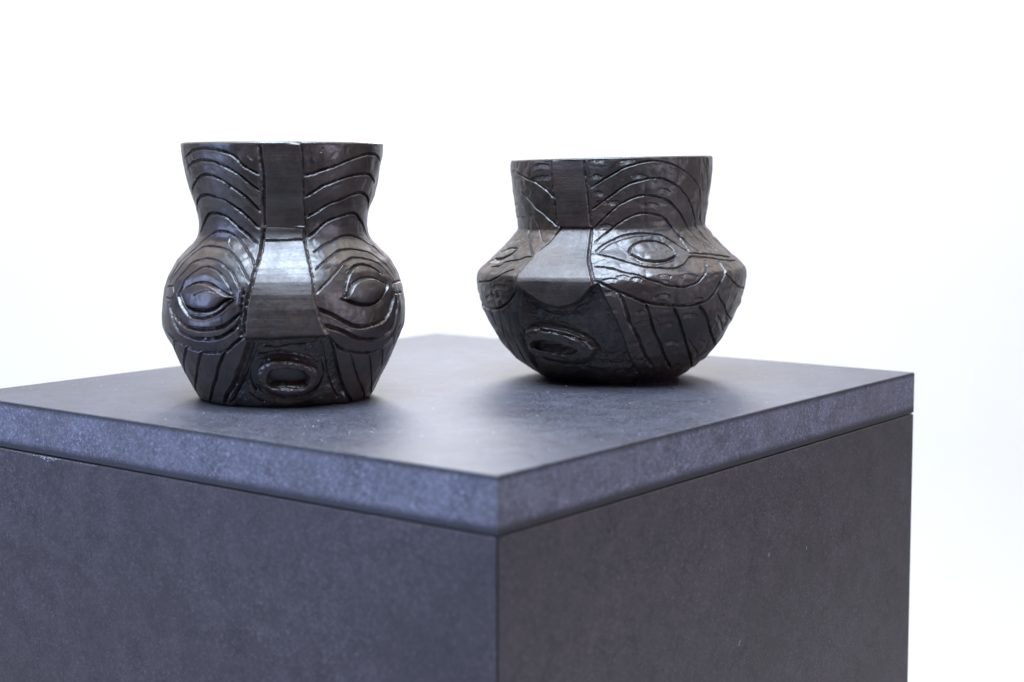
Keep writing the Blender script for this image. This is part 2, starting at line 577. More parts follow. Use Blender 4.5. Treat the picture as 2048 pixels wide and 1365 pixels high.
    def ringpts(r_, z_): return np.stack([r_ * np.sin(t), -r_ * np.cos(t), z_ + tilt * r_ * np.sin(t)], -1) * .001
    rt, zt = R0[-1], Z0[-1]
    rings = [top, ringpts(rt - .5, zt + .7), ringpts(rt - 1.2, zt + .9), ringpts(rt - 4.6, zt + .9), ringpts(rt - 5.4, zt + .1)]
    def skin(nm, rings, cap=False):
        vs = np.concatenate(rings); n = len(rings); fs = []
        for i in range(n - 1):
            a = np.arange(NC) + i * NC; b = np.roll(a, -1)
            fs += np.stack([a, b, b + NC, a + NC], -1).tolist()
        if cap: fs.append(list(range((n - 1) * NC, n * NC)))
        return link(nm, pymesh(nm, vs.tolist(), fs, True), mats[0], root)
    skin("rim", rings)
    zi = np.linspace(zt + .1, 9, 26); ri = np.interp(zi, Z0, R0) - 5.4
    skin("inner_wall", [ringpts(a, b) for a, b in zip(ri, zi)], True)
    bot = V[0]
    skin("base", [bot, ringpts(R0[0] * .6, .05)], True)
    return root


# ---- surface profiles (radius, height in mm) and carved lines (angle in degrees, height in mm)
PROFILE_L = [(60.74, 153.8), (59.66, 144.47), (58.59, 139.05), (57.37, 132.41), (55.07, 123.04), (52.77, 116.98), (50.65, 108.18), (50.47, 105.15), (50.71, 101.81), (51.54, 99.08), (52.77, 96.96), (54.76, 94.53), (58.29, 90.6), (62.11, 86.37), (64.26, 83.95), (67.01, 79.4), (69.46, 74.86), (71.75, 68.18), (73.13, 59.66), (73.58, 52.03), (73.34, 45.91), (72.82, 43.76), (70.83, 39.14), (67.93, 32.96), (65.18, 26.47), (61.66, 19.34), (58.99, 14.37), (53.53, 3.48), (52.0, 1.29), (51.08, 0.53)]
GROOVES_L = [
    ('', 'c', [(-65.0,145.9), (-60.2,147.3), (-52.7,149.7), (-45.6,150.8), (-38.2,151.3), (-31.2,150.6), (-25.7,149.4), (-20.6,147.7), (-17.0,145.3), (-14.8,142.4), (-11.4,139.8), (-8.0,137.8), (-4.2,136.0)]),
    ('', 'c', [(-62.8,139.5), (-58.6,141.6), (-53.3,143.1), (-43.9,144.4), (-36.8,144.1), (-30.8,142.7), (-25.4,141.0), (-20.3,138.3), (-16.1,135.4), (-12.6,132.5), (-9.2,129.6), (-4.9,126.1)]),
    ('', 'c', [(-65.2,125.0), (-63.1,127.5), (-57.2,130.8), (-50.7,133.9), (-44.5,135.8), (-38.7,135.9), (-33.1,134.5), (-28.1,132.5), (-23.0,129.2), (-18.6,126.3), (-14.4,123.1), (-11.1,119.6), (-5.8,113.9)]),
    ('', 'c', [(-66.7,115.2), (-64.3,118.3), (-57.2,121.8), (-51.2,123.7), (-44.4,124.3), (-37.8,123.5), (-32.1,122.4), (-27.3,120.0), (-22.8,117.4), (-17.5,113.9), (-13.1,110.0), (-7.8,105.3)]),
    ('', 'c', [(-65.0,100.6), (-59.8,105.6), (-54.3,110.0), (-48.5,112.9), (-41.2,113.8), (-35.5,113.1), (-29.8,111.1), (-24.7,107.5), (-20.1,104.3), (-14.7,101.1), (-7.8,96.8)]),
    ('', 'n', [(-68.4,74.1), (-65.5,77.8), (-64.4,82.6), (-62.9,87.5), (-59.3,91.8), (-55.9,95.5), (-50.8,99.2), (-43.4,102.1), (-37.1,103.0), (-31.5,102.7), (-25.3,100.7), (-18.9,97.0), (-13.6,92.5), (-9.1,88.1), (-6.3,83.1)]),
    ('', 'n', [(-64.4,70.2), (-63.9,74.5), (-61.3,77.7), (-59.0,80.6), (-56.9,85.7), (-55.1,89.9), (-49.3,93.4), (-40.6,94.3), (-32.0,93.6), (-24.6,91.8), (-18.9,88.5), (-14.4,84.7), (-11.8,80.9), (-9.7,77.6), (-7.5,74.0)]),
    ('', 'n', [(-55.9,68.5), (-56.1,72.7), (-54.0,76.4), (-51.2,79.5), (-49.1,84.1), (-46.4,85.9), (-40.3,87.2), (-33.9,87.3), (-28.0,86.0), (-22.7,83.4), (-18.4,80.8), (-15.2,76.4), (-12.5,71.9), (-10.3,65.4)]),
    ('', 'n', [(-49.9,66.6), (-48.4,70.5), (-48.0,73.8), (-46.1,76.8), (-42.8,79.8), (-38.6,82.2), (-33.8,83.0), (-29.2,82.0), (-26.0,80.6), (-22.2,77.9), (-19.0,74.0), (-16.9,70.1), (-15.3,66.4)]),
    ('', 'e', [(-47.3,67.7), (-45.5,70.1), (-42.2,72.4), (-38.1,73.9), (-33.3,74.3), (-29.3,73.6), (-25.4,71.8), (-21.6,69.6), (-18.7,68.0), (-15.3,66.4)]),
    ('', 'E', [(-47.1,66.8), (-44.6,62.8), (-41.4,60.1), (-37.4,59.0), (-32.2,58.7), (-27.4,59.3), (-23.6,61.2), (-21.6,63.6), (-19.1,65.4), (-15.3,66.2)]),
    ('', 'c', [(-50.3,66.3), (-47.1,62.1), (-44.1,58.8), (-40.8,55.8), (-37.2,54.3), (-32.0,54.0), (-27.9,54.9), (-24.0,56.8), (-20.8,59.3), (-17.9,62.6), (-15.0,65.8)]),
    ('', 'w', [(-53.3,56.2), (-49.0,52.4), (-45.6,50.0), (-40.9,48.6), (-35.4,47.9), (-30.3,47.9), (-25.2,48.5), (-20.8,49.9), (-17.1,52.4), (-14.2,55.7), (-11.1,57.9)]),
    ('', 'w', [(-57.8,60.0), (-54.2,54.3), (-51.1,49.2), (-48.2,45.6), (-44.0,43.8), (-39.2,42.7), (-34.6,42.2), (-30.2,42.0), (-25.3,42.9), (-21.2,44.0), (-17.8,46.6), (-14.7,49.3), (-12.0,52.0)]),
    ('', 'c', [(-64.9,44.0), (-62.0,41.9), (-55.7,39.5), (-48.3,36.6), (-41.5,34.8), (-35.1,34.1), (-29.8,33.9), (-25.3,34.4), (-20.9,35.7), (-17.6,38.3), (-14.5,41.2), (-10.6,43.8)]),
    ('', 'n', [(-55.1,39.6), (-75.0,27.7)]),
    ('', 'c', [(-46.0,36.5), (-51.9,30.6), (-66.1,20.0), (-74.2,16.5)]),
    ('', 'c', [(-35.5,34.1), (-39.4,29.4), (-45.1,22.5), (-55.7,13.1), (-74.5,3.7)]),
    ('', 'c', [(-21.1,35.1), (-25.0,29.3), (-28.6,24.0), (-33.3,17.3), (-39.8,10.3), (-44.8,5.3), (-52.6,-0.7)]),
    ('', 'n', [(-67.3,69.7), (-58.1,70.7)]),
    ('', 'n', [(-65.0,63.4), (-55.1,63.7), (-55.4,68.6), (-58.1,70.7)]),
    ('', 'w', [(-10.4,70.2), (-11.1,65.3), (-11.3,57.8), (-12.0,52.0), (-11.1,44.1)]),
    ('', 'c', [(20.0,135.7), (25.1,136.6), (29.9,138.4), (36.1,140.2), (42.7,142.5), (48.3,144.4), (54.7,146.5), (62.1,147.8), (67.7,148.1), (75.0,147.6), (83.9,144.6)]),
    ('', 'c', [(20.9,122.8), (26.4,126.3), (30.6,129.0), (35.7,131.0), (41.0,132.8), (47.5,134.5), (54.9,135.7), (63.8,136.3), (70.4,135.7), (77.4,132.9), (81.2,131.1)]),
    ('', 'c', [(22.4,111.2), (28.4,114.1), (33.7,117.0), (39.1,119.4), (46.2,121.7), (53.3,123.7), (60.9,125.1), (67.1,124.5), (73.5,122.6), (79.8,119.4), (84.7,115.6)]),
    ('', 'c', [(23.7,99.9), (31.1,104.5), (36.4,108.0), (41.6,110.0), (48.1,111.7), (56.4,113.1), (63.5,112.3), (70.8,109.1), (77.6,105.2), (82.1,100.1), (81.1,94.0), (81.5,87.8)]),
    ('', 'n', [(25.5,91.5), (30.9,94.3), (37.8,96.7), (45.2,98.9), (52.9,99.9), (61.2,99.3), (68.2,97.3), (73.6,94.3), (80.3,91.0), (82.3,85.9), (82.6,79.7), (82.1,76.1)]),
    ('', 'n', [(24.1,81.7), (27.4,84.4), (31.8,87.1), (36.9,89.8), (42.3,91.9), (48.9,92.4), (55.4,91.9), (62.9,90.6), (68.7,88.2), (73.1,84.6), (77.1,80.1), (77.8,74.7)]),
    ('', 'n', [(22.5,68.5), (26.3,72.7), (30.0,76.2), (32.7,78.7), (35.6,81.3), (39.9,84.6), (46.3,87.2), (51.2,87.5), (58.0,86.6), (64.3,84.5), (69.8,81.2), (72.2,76.4), (74.4,72.6)]),
    ('', 'c', [(36.4,64.4), (36.9,69.3), (38.5,73.8), (40.5,77.8), (43.5,80.9), (48.0,83.3), (52.7,83.7), (57.7,82.5), (61.6,80.5), (64.9,77.3)]),
    ('', 'e', [(36.9,64.6), (39.6,69.1), (42.0,72.5), (45.6,74.6), (50.7,75.8), (55.9,75.7), (60.0,74.0), (65.0,70.9)]),
    ('', 'E', [(34.8,64.6), (36.9,64.0), (40.1,63.0), (43.4,61.6), (48.2,60.9), (53.6,61.3), (58.5,63.6), (62.5,66.9), (66.3,70.5)]),
    ('', 'w', [(23.1,59.5), (26.8,57.9), (30.2,55.7), (34.2,53.1), (38.4,50.4), (42.3,48.4), (47.1,48.2), (53.0,49.1), (58.9,50.3), (63.1,53.5), (66.5,58.0), (70.1,64.4)]),
    ('', 'w', [(26.2,50.3), (32.2,47.6), (36.4,45.5), (41.3,42.3), (46.6,40.6), (52.1,39.9), (58.2,39.6), (62.9,40.7), (66.9,43.9), (69.2,48.6), (71.6,54.4), (76.6,63.8)]),
    ('', 'c', [(27.3,44.0), (30.9,40.1), (34.7,36.4), (39.2,34.1), (45.2,32.6), (51.0,31.7), (55.8,31.2), (60.6,31.9), (65.5,33.5), (69.0,36.2), (72.3,39.5), (78.0,45.1)]),
    ('', 'n', [(42.1,32.3), (45.4,26.4), (49.6,20.2), (57.2,12.3), (72.2,0.8)]),
    ('', 'n', [(55.4,30.3), (59.3,24.8), (64.7,17.8), (73.6,8.4), (79.7,3.7)]),
    ('', 'n', [(65.8,32.2), (70.4,26.5), (75.1,20.9)]),
    ('', 'n', [(73.9,39.3), (80.1,33.5)]),
    ('', 'n', [(73.4,71.4), (88.9,71.3)]),
    ('', 'n', [(70.9,65.2), (84.3,64.6)]),
    ('', 'n', [(73.4,71.4), (70.6,69.2), (70.9,65.2)]),
    ('', 'b', [(-4.0,152.6), (-3.5,143.6), (-2.8,134.9), (-3.1,125.5), (-4.1,114.2), (-4.3,105.3)]),
    ('', 't', [(17.7,153.2), (18.6,148.3), (18.9,140.7), (19.3,131.9), (20.0,123.1), (21.2,114.2), (21.9,105.2)]),
    ('', 't', [(-3.8,98.2), (7.7,98.1), (14.1,98.4), (20.9,98.8)]),
    ('', 'w', [(-3.9,105.4), (-5.1,99.5), (-4.7,92.1), (-5.2,85.4), (-6.2,80.0), (-6.7,73.3), (-7.7,67.6), (-8.5,61.8), (-8.8,56.1), (-9.2,49.7), (-9.6,44.4)]),
    ('', 'w', [(21.5,105.3), (21.6,98.2), (21.5,92.0), (21.3,86.3), (21.4,80.1), (21.5,75.8), (21.3,67.3), (22.2,61.5), (23.1,55.6), (24.6,49.7), (26.6,44.9)]),
    ('', 'w', [(-7.6,41.1), (-9.8,36.1), (-13.8,27.3), (-17.2,22.1), (-19.9,16.9), (-25.3,10.8), (-30.1,6.6), (-35.2,0.3)]),
    ('', 'w', [(28.5,42.7), (31.5,36.3), (34.8,27.4), (38.4,20.1), (42.7,13.3), (48.4,6.9), (56.9,0.1)]),
    ('', 's', [(-28.4,99.8), (-27.1,95.7), (-24.2,93.5)]),
    ('', 's', [(-54.3,148.5), (-52.7,144.9), (-53.9,138.9)]),
    ('', 's', [(-55.8,134.7), (-55.0,130.5)]),
    ('', 's', [(65.7,145.7), (67.5,136.0)]),
    ('', 's', [(67.2,133.0), (64.6,127.5), (64.3,125.1)]),
    ('', 's', [(69.5,108.5), (68.1,103.0), (69.2,99.3)]),
    ('', 's', [(39.8,79.4), (44.6,82.0), (48.7,81.8)]),
    ('', 's', [(-36.9,66.9), (-30.3,69.6), (-24.3,69.2)]),
    ('', 's', [(-27.1,130.1), (-24.0,127.8)]),
    ('', 's', [(-11.4,147.1), (-8.7,144.2)]),
    ('', 's', [(30.4,151.3), (29.3,148.3)]),
    ('', 's', [(38.8,128.9), (44.4,130.1)]),
    ('', 'c', [(-5.1,31.7), (-8.6,28.6), (-10.7,22.2), (-11.4,15.8), (-9.8,10.7)]),
    ('', 'c', [(24.7,31.0), (27.8,27.7), (29.4,21.3), (28.9,14.3), (25.2,10.1), (18.5,7.2), (8.5,6.3)]),
    ('', 'n', [(-2.3,39.2), (2.4,38.3), (7.3,38.8), (10.6,39.7), (17.8,39.8), (23.1,41.0)]),
    ('', 'n', [(-6.8,34.8), (-2.8,34.2), (2.3,35.5), (10.7,34.7), (16.7,32.7), (22.6,30.5), (26.4,29.7)]),
    ('', 'n', [(25.7,40.3), (28.1,33.9), (30.1,27.6), (32.5,21.1), (37.2,13.0), (43.7,4.7)]),
    ('', 'n', [(-5.9,35.4), (-8.4,29.8), (-12.2,23.4), (-16.9,16.3), (-23.2,8.9), (-29.4,2.0)]),
    ('', 'n', [(-14.7,9.3), (-11.4,6.2), (-5.9,3.7)]),
]
AREAS_L = [
    ('band', '', [(-4.0,153.7), (-3.5,143.6), (-2.8,134.9), (-3.1,125.5), (-4.1,114.2), (-4.3,105.3), (21.9,105.2), (21.2,114.2), (20.0,123.1), (19.3,131.9), (18.9,140.7), (18.6,148.3), (17.7,153.8)]),
    ('nose', '', [(-3.9,105.4), (-5.1,99.5), (-4.7,92.1), (-5.2,85.4), (-6.2,80.0), (-6.7,73.3), (-7.7,67.6), (-8.5,61.8), (-8.8,56.1), (-9.2,49.7), (-9.6,44.1), (-2.3,44.0), (5.2,43.9), (6.1,44.2), (14.9,44.5), (22.9,44.8), (26.6,44.9), (24.6,49.7), (23.1,55.6), (22.2,61.5), (21.3,67.3), (21.5,75.8), (21.4,80.1), (21.3,86.3), (21.5,92.0), (21.6,98.2), (21.5,105.3)]),
    ('recess', '', [(-10.3,43.8), (-7.6,41.1), (-9.8,36.1), (-13.8,27.3), (-17.2,22.1), (-19.9,16.9), (-25.3,10.8), (-30.1,6.6), (-35.2,0.3), (-14.1,0.6), (6.4,0.2), (17.8,0.5), (39.5,-0.0), (56.9,0.1), (48.4,6.9), (42.7,13.3), (38.4,20.1), (34.8,27.4), (31.5,36.3), (28.5,42.7), (27.3,44.6), (15.1,44.3), (6.0,43.9)]),
    ('lips', '', [(-7.9,21.6), (-6.4,24.8), (-3.3,27.7), (0.9,29.3), (6.1,29.9), (10.7,29.5), (15.9,28.4), (21.3,26.5), (25.5,24.1), (27.2,20.2), (26.9,15.1), (23.8,10.8), (18.4,7.9), (9.7,6.9), (5.4,7.6), (-0.7,9.6), (-5.2,12.8), (-7.6,16.6)]),
    ('mouth', '', [(-2.2,15.4), (-1.4,19.8), (0.5,23.0), (4.3,24.3), (7.0,24.5), (8.6,24.5), (13.4,24.1), (17.9,22.0), (21.0,18.6), (21.2,14.8), (18.7,11.7), (13.9,10.9), (7.9,11.8), (5.5,11.8), (0.2,12.8)]),
    ('eye', 'l', [(-47.2,67.3), (-45.5,70.1), (-42.2,72.4), (-38.1,73.9), (-33.3,74.3), (-29.3,73.6), (-25.4,71.8), (-21.6,69.6), (-18.7,68.0), (-15.3,66.3), (-19.1,65.4), (-21.6,63.6), (-23.6,61.2), (-27.4,59.3), (-32.2,58.7), (-37.4,59.0), (-41.4,60.1), (-44.6,62.8)]),
    ('eye', 'r', [(38.0,64.4), (39.6,69.1), (42.0,72.5), (45.6,74.6), (50.7,75.8), (55.9,75.7), (60.0,74.0), (65.4,70.7), (62.5,66.9), (58.5,63.6), (53.6,61.3), (48.2,60.9), (43.4,61.6), (40.1,63.0)]),
]
PROFILE_R = [(66.9, 145.48), (67.0, 139.86), (65.9, 126.29), (63.74, 112.68), (62.57, 105.36), (62.14, 101.04), (63.57, 98.71), (67.57, 93.74), (71.13, 89.76), (73.56, 87.44), (78.22, 83.15), (82.87, 78.85), (86.52, 75.22), (88.84, 72.91), (89.83, 70.26), (89.57, 65.59), (88.51, 58.56), (85.99, 48.83), (80.77, 38.04), (75.56, 28.55), (70.9, 21.41), (63.57, 13.88), (52.22, 5.28), (46.21, 1.82), (43.54, 0.2)]
GROOVES_R = [
    ('', 't', [(-15.1,127.5), (-10.7,130.7), (-5.7,134.0), (-0.8,137.3), (4.0,140.1), (9.0,141.9), (14.1,143.2), (19.3,143.6), (23.7,143.3), (28.3,142.1), (33.9,140.0), (39.4,137.3), (45.0,134.3), (50.5,130.4), (55.3,125.6), (59.3,119.7), (61.5,112.5), (63.1,106.5), (67.4,102.2), (71.5,96.0), (75.2,89.7), (73.6,83.7), (74.6,79.4)]),
    ('', 't', [(-15.0,113.4), (-10.8,116.9), (-5.7,120.9), (-0.7,124.8), (3.2,128.1), (7.2,130.0), (11.2,131.3), (15.4,132.4), (19.6,132.7), (24.1,132.5), (28.2,131.2), (33.3,128.8), (38.3,125.5), (43.5,121.3), (49.0,115.3), (53.4,109.2), (57.1,103.8), (58.2,98.4), (59.6,93.6), (59.9,88.3), (60.1,83.6)]),
    ('', 't', [(-14.0,101.7), (-9.4,106.5), (-5.2,111.1), (-0.6,115.6), (3.5,118.4), (7.5,120.5), (11.6,122.1), (15.8,122.3), (20.2,121.6), (24.9,120.4), (30.0,118.2), (35.0,114.6), (39.9,110.3), (43.9,106.1), (47.8,100.6), (49.5,96.5), (51.1,92.9), (52.7,87.6), (53.9,83.4)]),
    ('', 't', [(-12.1,93.8), (-7.7,97.9), (-3.1,101.8), (1.1,105.2), (5.3,107.9), (10.0,110.1), (14.3,111.0), (18.8,110.4), (23.5,109.4), (28.0,107.8), (31.5,104.8), (35.1,100.6), (36.6,97.1), (40.1,92.9), (42.3,88.8), (44.4,85.2)]),
    ('', 's', [(34.5,99.5), (36.5,94.8), (37.2,90.8), (37.5,86.2)]),
    ('', 's', [(57.5,145.0), (61.2,139.6), (65.8,132.5), (67.9,126.5), (69.5,117.6), (72.8,108.5), (77.8,102.3), (84.6,95.9), (85.1,89.7), (85.2,84.1)]),
    ('', 't', [(-11.2,88.3), (-8.7,90.8), (-5.5,93.2), (-0.5,96.1), (4.6,97.7), (10.0,98.4), (15.4,98.4), (20.8,97.8), (25.1,97.0), (28.2,94.6), (32.1,91.6), (34.8,88.4), (37.3,86.0)]),
    ('', 's', [(-9.4,86.7), (-6.7,89.6), (-3.1,92.3), (1.8,94.4), (7.0,95.9), (12.3,96.6), (18.1,96.4)]),
    ('', 't', [(-11.7,87.0), (-7.8,85.6), (-3.5,84.2), (0.6,82.7), (4.6,81.0), (8.4,79.3), (12.2,78.0), (16.5,77.5), (21.0,76.9), (25.4,77.1), (30.0,78.9), (33.5,81.5), (36.3,83.1), (41.2,82.5), (47.0,81.7), (53.0,80.3), (60.3,79.0), (70.0,77.7)]),
    ('', 't', [(36.7,85.2), (43.0,84.5), (49.3,83.8), (54.8,82.8), (61.1,81.7), (68.6,80.2)]),
    ('', 't', [(5.2,86.1), (5.0,87.7), (6.7,90.4), (9.5,92.5), (13.2,93.6), (17.4,93.9), (21.0,93.3), (24.2,92.0), (26.7,90.2), (28.0,87.3), (28.5,84.5)]),
    ('', 'E', [(6.1,86.1), (8.4,84.4), (11.5,82.6), (14.7,81.7), (18.2,81.5), (22.0,81.9), (25.3,83.2), (29.2,84.8)]),
    ('', 's', [(7.4,83.1), (10.2,80.3), (13.2,79.1), (17.0,79.1), (21.6,80.0), (26.7,81.9)]),
    ('', 't', [(-10.6,79.2), (-6.6,78.9), (-3.5,78.0), (0.3,76.4), (4.0,74.9), (6.9,74.2), (9.6,72.2), (12.5,70.4), (15.6,68.9), (18.7,67.0), (21.1,66.2), (24.4,65.4), (27.8,65.5), (31.4,66.6), (34.1,68.3), (36.2,71.0), (38.7,74.1), (43.2,79.7)]),
    ('', 'c', [(-9.4,70.4), (-6.3,68.6), (-3.5,66.3), (-0.6,63.9), (2.3,62.4), (5.3,60.3), (8.3,58.1), (11.4,56.5), (15.0,55.4), (18.6,54.6), (22.0,54.0), (25.4,53.7), (29.0,53.5), (32.7,53.7), (36.6,54.5), (40.5,56.1), (42.8,58.8), (44.8,62.1), (46.1,66.0), (48.4,69.9), (50.0,72.0), (51.1,74.7), (52.1,79.0)]),
    ('', 't', [(50.2,71.7), (54.2,67.5), (60.2,63.6), (65.6,61.2), (78.0,59.1)]),
    ('', 't', [(45.7,59.7), (48.7,55.2), (52.7,51.2), (56.7,46.5), (63.6,42.0), (78.9,37.5)]),
    ('', 'c', [(-8.5,68.9), (-7.0,62.7), (-4.9,56.3), (-3.0,49.9), (-0.6,42.7), (1.6,35.4), (3.7,28.0), (6.2,21.1), (9.3,15.1), (15.0,8.7)]),
    ('', 'b', [(-0.2,63.6), (1.3,58.4), (2.5,53.2), (3.8,47.9), (4.6,43.7), (6.7,39.4), (8.8,34.5), (10.7,29.5), (13.5,23.2), (16.7,18.6), (21.3,13.8)]),
    ('', 'c', [(10.9,55.7), (12.1,51.0), (13.6,45.6), (15.3,40.1), (18.1,33.9), (21.0,28.8), (24.0,23.1), (28.1,17.8), (35.8,11.3)]),
    ('', 'c', [(23.2,52.5), (25.3,47.7), (28.2,42.0), (31.4,35.7), (36.1,28.0), (41.5,21.4), (51.2,14.1), (63.1,9.6)]),
    ('', 'c', [(36.2,52.5), (39.3,48.6), (43.6,43.4), (47.7,37.5), (54.3,31.2), (64.3,25.1), (76.5,20.5)]),
    ('', 't', [(-72.6,138.6), (-64.6,136.4), (-58.5,134.3), (-51.8,132.2), (-45.9,129.2), (-41.4,126.0), (-37.9,121.9)]),
    ('', 't', [(-65.1,125.5), (-57.8,120.4), (-52.4,115.7), (-46.7,111.7), (-42.1,107.9), (-36.7,103.9)]),
    ('', 's', [(-58.0,110.7), (-54.9,107.1), (-51.9,103.0)]),
    ('', 't', [(-61.9,101.6), (-61.4,99.3), (-55.6,94.9), (-50.2,90.5), (-44.4,85.6)]),
    ('', 's', [(-51.7,101.3), (-47.5,97.3), (-44.1,94.0)]),
    ('', 't', [(-78.9,84.0), (-79.1,85.8), (-73.3,88.1), (-66.4,89.3), (-61.5,89.0)]),
    ('', 'E', [(-77.8,82.0), (-68.0,82.9), (-63.0,84.9), (-60.6,88.4)]),
    ('', 't', [(-70.6,77.0), (-63.3,78.4), (-61.0,80.5), (-56.7,81.6), (-52.0,82.6), (-48.7,84.1), (-44.3,84.8)]),
    ('', 't', [(-78.6,66.8), (-65.3,68.4), (-59.5,70.6), (-55.7,73.2), (-53.4,75.0), (-50.0,76.8)]),
    ('', 'c', [(-87.6,50.8), (-76.8,50.9), (-68.8,50.0), (-61.6,51.1), (-55.8,53.2), (-51.1,56.5), (-48.2,60.3), (-45.5,65.2)]),
    ('', 't', [(-69.7,50.5), (-69.2,45.0), (-70.1,38.8)]),
    ('', 't', [(-59.4,50.4), (-61.1,45.4), (-63.0,39.6), (-65.8,32.5), (-68.5,23.7), (-76.5,14.6)]),
    ('', 't', [(-50.9,54.8), (-52.8,48.0), (-54.6,41.8), (-56.5,35.4), (-57.4,27.7), (-60.7,18.7), (-67.3,11.1)]),
    ('', 'w', [(-44.8,64.6), (-47.0,56.9), (-48.6,49.6), (-50.4,42.2), (-51.7,33.4), (-52.6,24.3), (-54.5,15.4), (-57.7,8.9)]),
    ('', 't', [(-37.4,145.6), (-37.6,137.5), (-37.3,128.9), (-36.6,121.9), (-36.6,116.1), (-36.6,109.1), (-35.2,102.6)]),
    ('', 't', [(-18.1,145.1), (-17.9,137.1), (-17.3,128.5), (-16.5,119.9), (-16.1,111.3), (-15.4,102.6)]),
    ('', 's', [(-15.7,144.5), (-15.5,134.2), (-15.0,122.8), (-14.9,111.2), (-14.9,102.6)]),
    ('', 'c', [(-14.9,102.1), (-14.5,94.2), (-14.2,88.8), (-13.6,83.4), (-12.2,78.6), (-12.7,80.4), (-11.5,76.2), (-10.6,71.9), (-10.7,68.0)]),
    ('', 't', [(-34.1,102.7), (-36.4,98.7), (-37.7,94.2), (-40.2,90.3), (-42.7,86.4), (-42.3,84.2), (-42.9,80.3), (-43.3,75.4), (-43.4,74.0), (-42.7,69.0)]),
    ('', 's', [(-41.1,58.3), (-36.6,55.0), (-33.2,52.3), (-29.0,50.1), (-24.8,49.4), (-20.6,50.3)]),
    ('', 's', [(-41.2,47.6), (-36.7,45.5), (-32.1,44.6), (-26.3,44.5), (-21.4,42.0)]),
    ('', 'd', [(-13.1,145.0), (-10.2,145.8), (-7.2,144.3)]),
    ('', 'd', [(-13.7,134.8), (-11.2,135.6), (-8.7,134.1)]),
    ('', 'd', [(-13.3,124.4), (-10.7,125.3), (-8.2,123.8)]),
    ('', 'd', [(-12.4,118.4), (-9.3,119.2), (-6.2,118.9)]),
    ('', 'd', [(-4.2,118.5), (-0.6,119.0), (1.4,117.8)]),
    ('', 'd', [(-10.5,103.6), (-6.8,104.4), (-2.5,102.9)]),
    ('', 'd', [(0.6,143.5), (5.0,144.6), (9.0,144.2)]),
    ('', 'd', [(7.1,134.3), (11.1,135.3), (15.3,134.4)]),
    ('', 'd', [(22.8,125.3), (26.7,125.8), (30.6,123.9)]),
    ('', 'd', [(15.1,116.3), (19.5,117.1), (23.6,115.5)]),
    ('', 'd', [(30.8,138.9), (36.0,137.1), (39.7,134.1)]),
    ('', 'd', [(-6.7,71.1), (-3.8,72.2), (-1.3,71.6)]),
    ('', 'd', [(-1.3,73.2), (1.3,73.9), (3.8,72.8)]),
    ('', 'd', [(4.5,71.6), (6.7,72.4), (8.8,70.9)]),
    ('', 'd', [(15.8,73.0), (19.0,73.3), (21.2,72.1)]),
    ('', 'd', [(25.9,72.4), (29.0,73.0), (32.5,72.1), (33.7,70.6)]),
    ('', 'd', [(41.4,71.1), (45.0,71.6), (47.7,69.9)]),
    ('', 'd', [(13.6,59.3), (15.4,60.9), (18.2,61.3), (20.6,60.0)]),
    ('', 'd', [(32.3,56.7), (34.6,57.3), (37.2,56.8)]),
    ('', 'd', [(-6.0,63.8), (-3.8,64.3), (-1.3,63.1)]),
    ('', 'd', [(6.1,43.0), (9.1,44.4), (12.3,44.8)]),
    ('', 'd', [(13.3,46.2), (15.9,45.2), (17.5,42.9)]),
    ('', 'd', [(17.3,41.5), (20.6,42.1), (24.5,42.7)]),
    ('', 'd', [(7.1,50.7), (9.4,51.4), (11.0,50.5)]),
    ('', 'd', [(28.7,46.8), (31.9,47.3), (36.3,46.0)]),
    ('', 'd', [(40.7,27.4), (44.7,28.7), (51.6,26.7)]),
    ('', 'd', [(-4.9,48.8), (-3.0,49.6), (-1.1,48.7)]),
    ('', 'd', [(4.4,30.4), (7.0,31.2), (9.7,30.5)]),
    ('', 'd', [(7.6,18.4), (10.4,19.3), (14.8,18.1)]),
    ('', 'd', [(-61.3,65.2), (-56.0,66.8), (-51.0,66.0)]),
    ('', 'd', [(-69.8,57.8), (-62.3,59.7), (-56.4,59.1)]),
    ('', 'd', [(-41.4,56.1), (-38.4,56.8), (-35.8,55.2)]),
    ('', 'd', [(-89.9,115.4), (-75.9,117.6), (-69.2,117.1)]),
    ('', 'd', [(-89.9,106.9), (-74.1,109.1), (-66.6,108.1)]),
    ('', 'd', [(-55.0,133.1), (-50.0,134.8), (-44.1,135.3), (-40.2,135.3)]),
    ('', 'd', [(-78.5,139.2), (-72.6,138.6), (-69.7,137.4)]),
    ('', 'd', [(-51.2,141.9), (-45.3,142.9), (-40.0,142.2)]),
    ('', 'd', [(-82.5,79.1), (-76.9,81.2), (-67.1,81.3)]),
    ('', 'd', [(57.0,135.6), (59.2,129.7), (61.4,123.7)]),
    ('', 'd', [(36.3,30.3), (42.9,24.8), (53.2,17.6)]),
    ('', 'd', [(50.6,44.3), (57.7,38.6), (67.0,32.4)]),
    ('', 'd', [(23.8,29.2), (26.6,30.1), (31.1,29.1)]),
    ('', 'c', [(-46.0,38.5), (-40.8,39.8), (-35.7,39.2), (-28.6,38.4), (-23.0,36.2), (-18.0,33.5), (-14.3,30.5), (-11.9,26.8)]),
    ('', 'c', [(-50.1,29.0), (-50.7,23.8), (-46.4,19.6), (-37.9,17.4), (-27.6,16.5), (-20.8,16.8), (-15.6,19.0), (-11.6,24.3)]),
    ('', 's', [(-7.9,36.6), (-7.2,28.1), (-5.6,21.1), (-3.1,15.1)]),
]
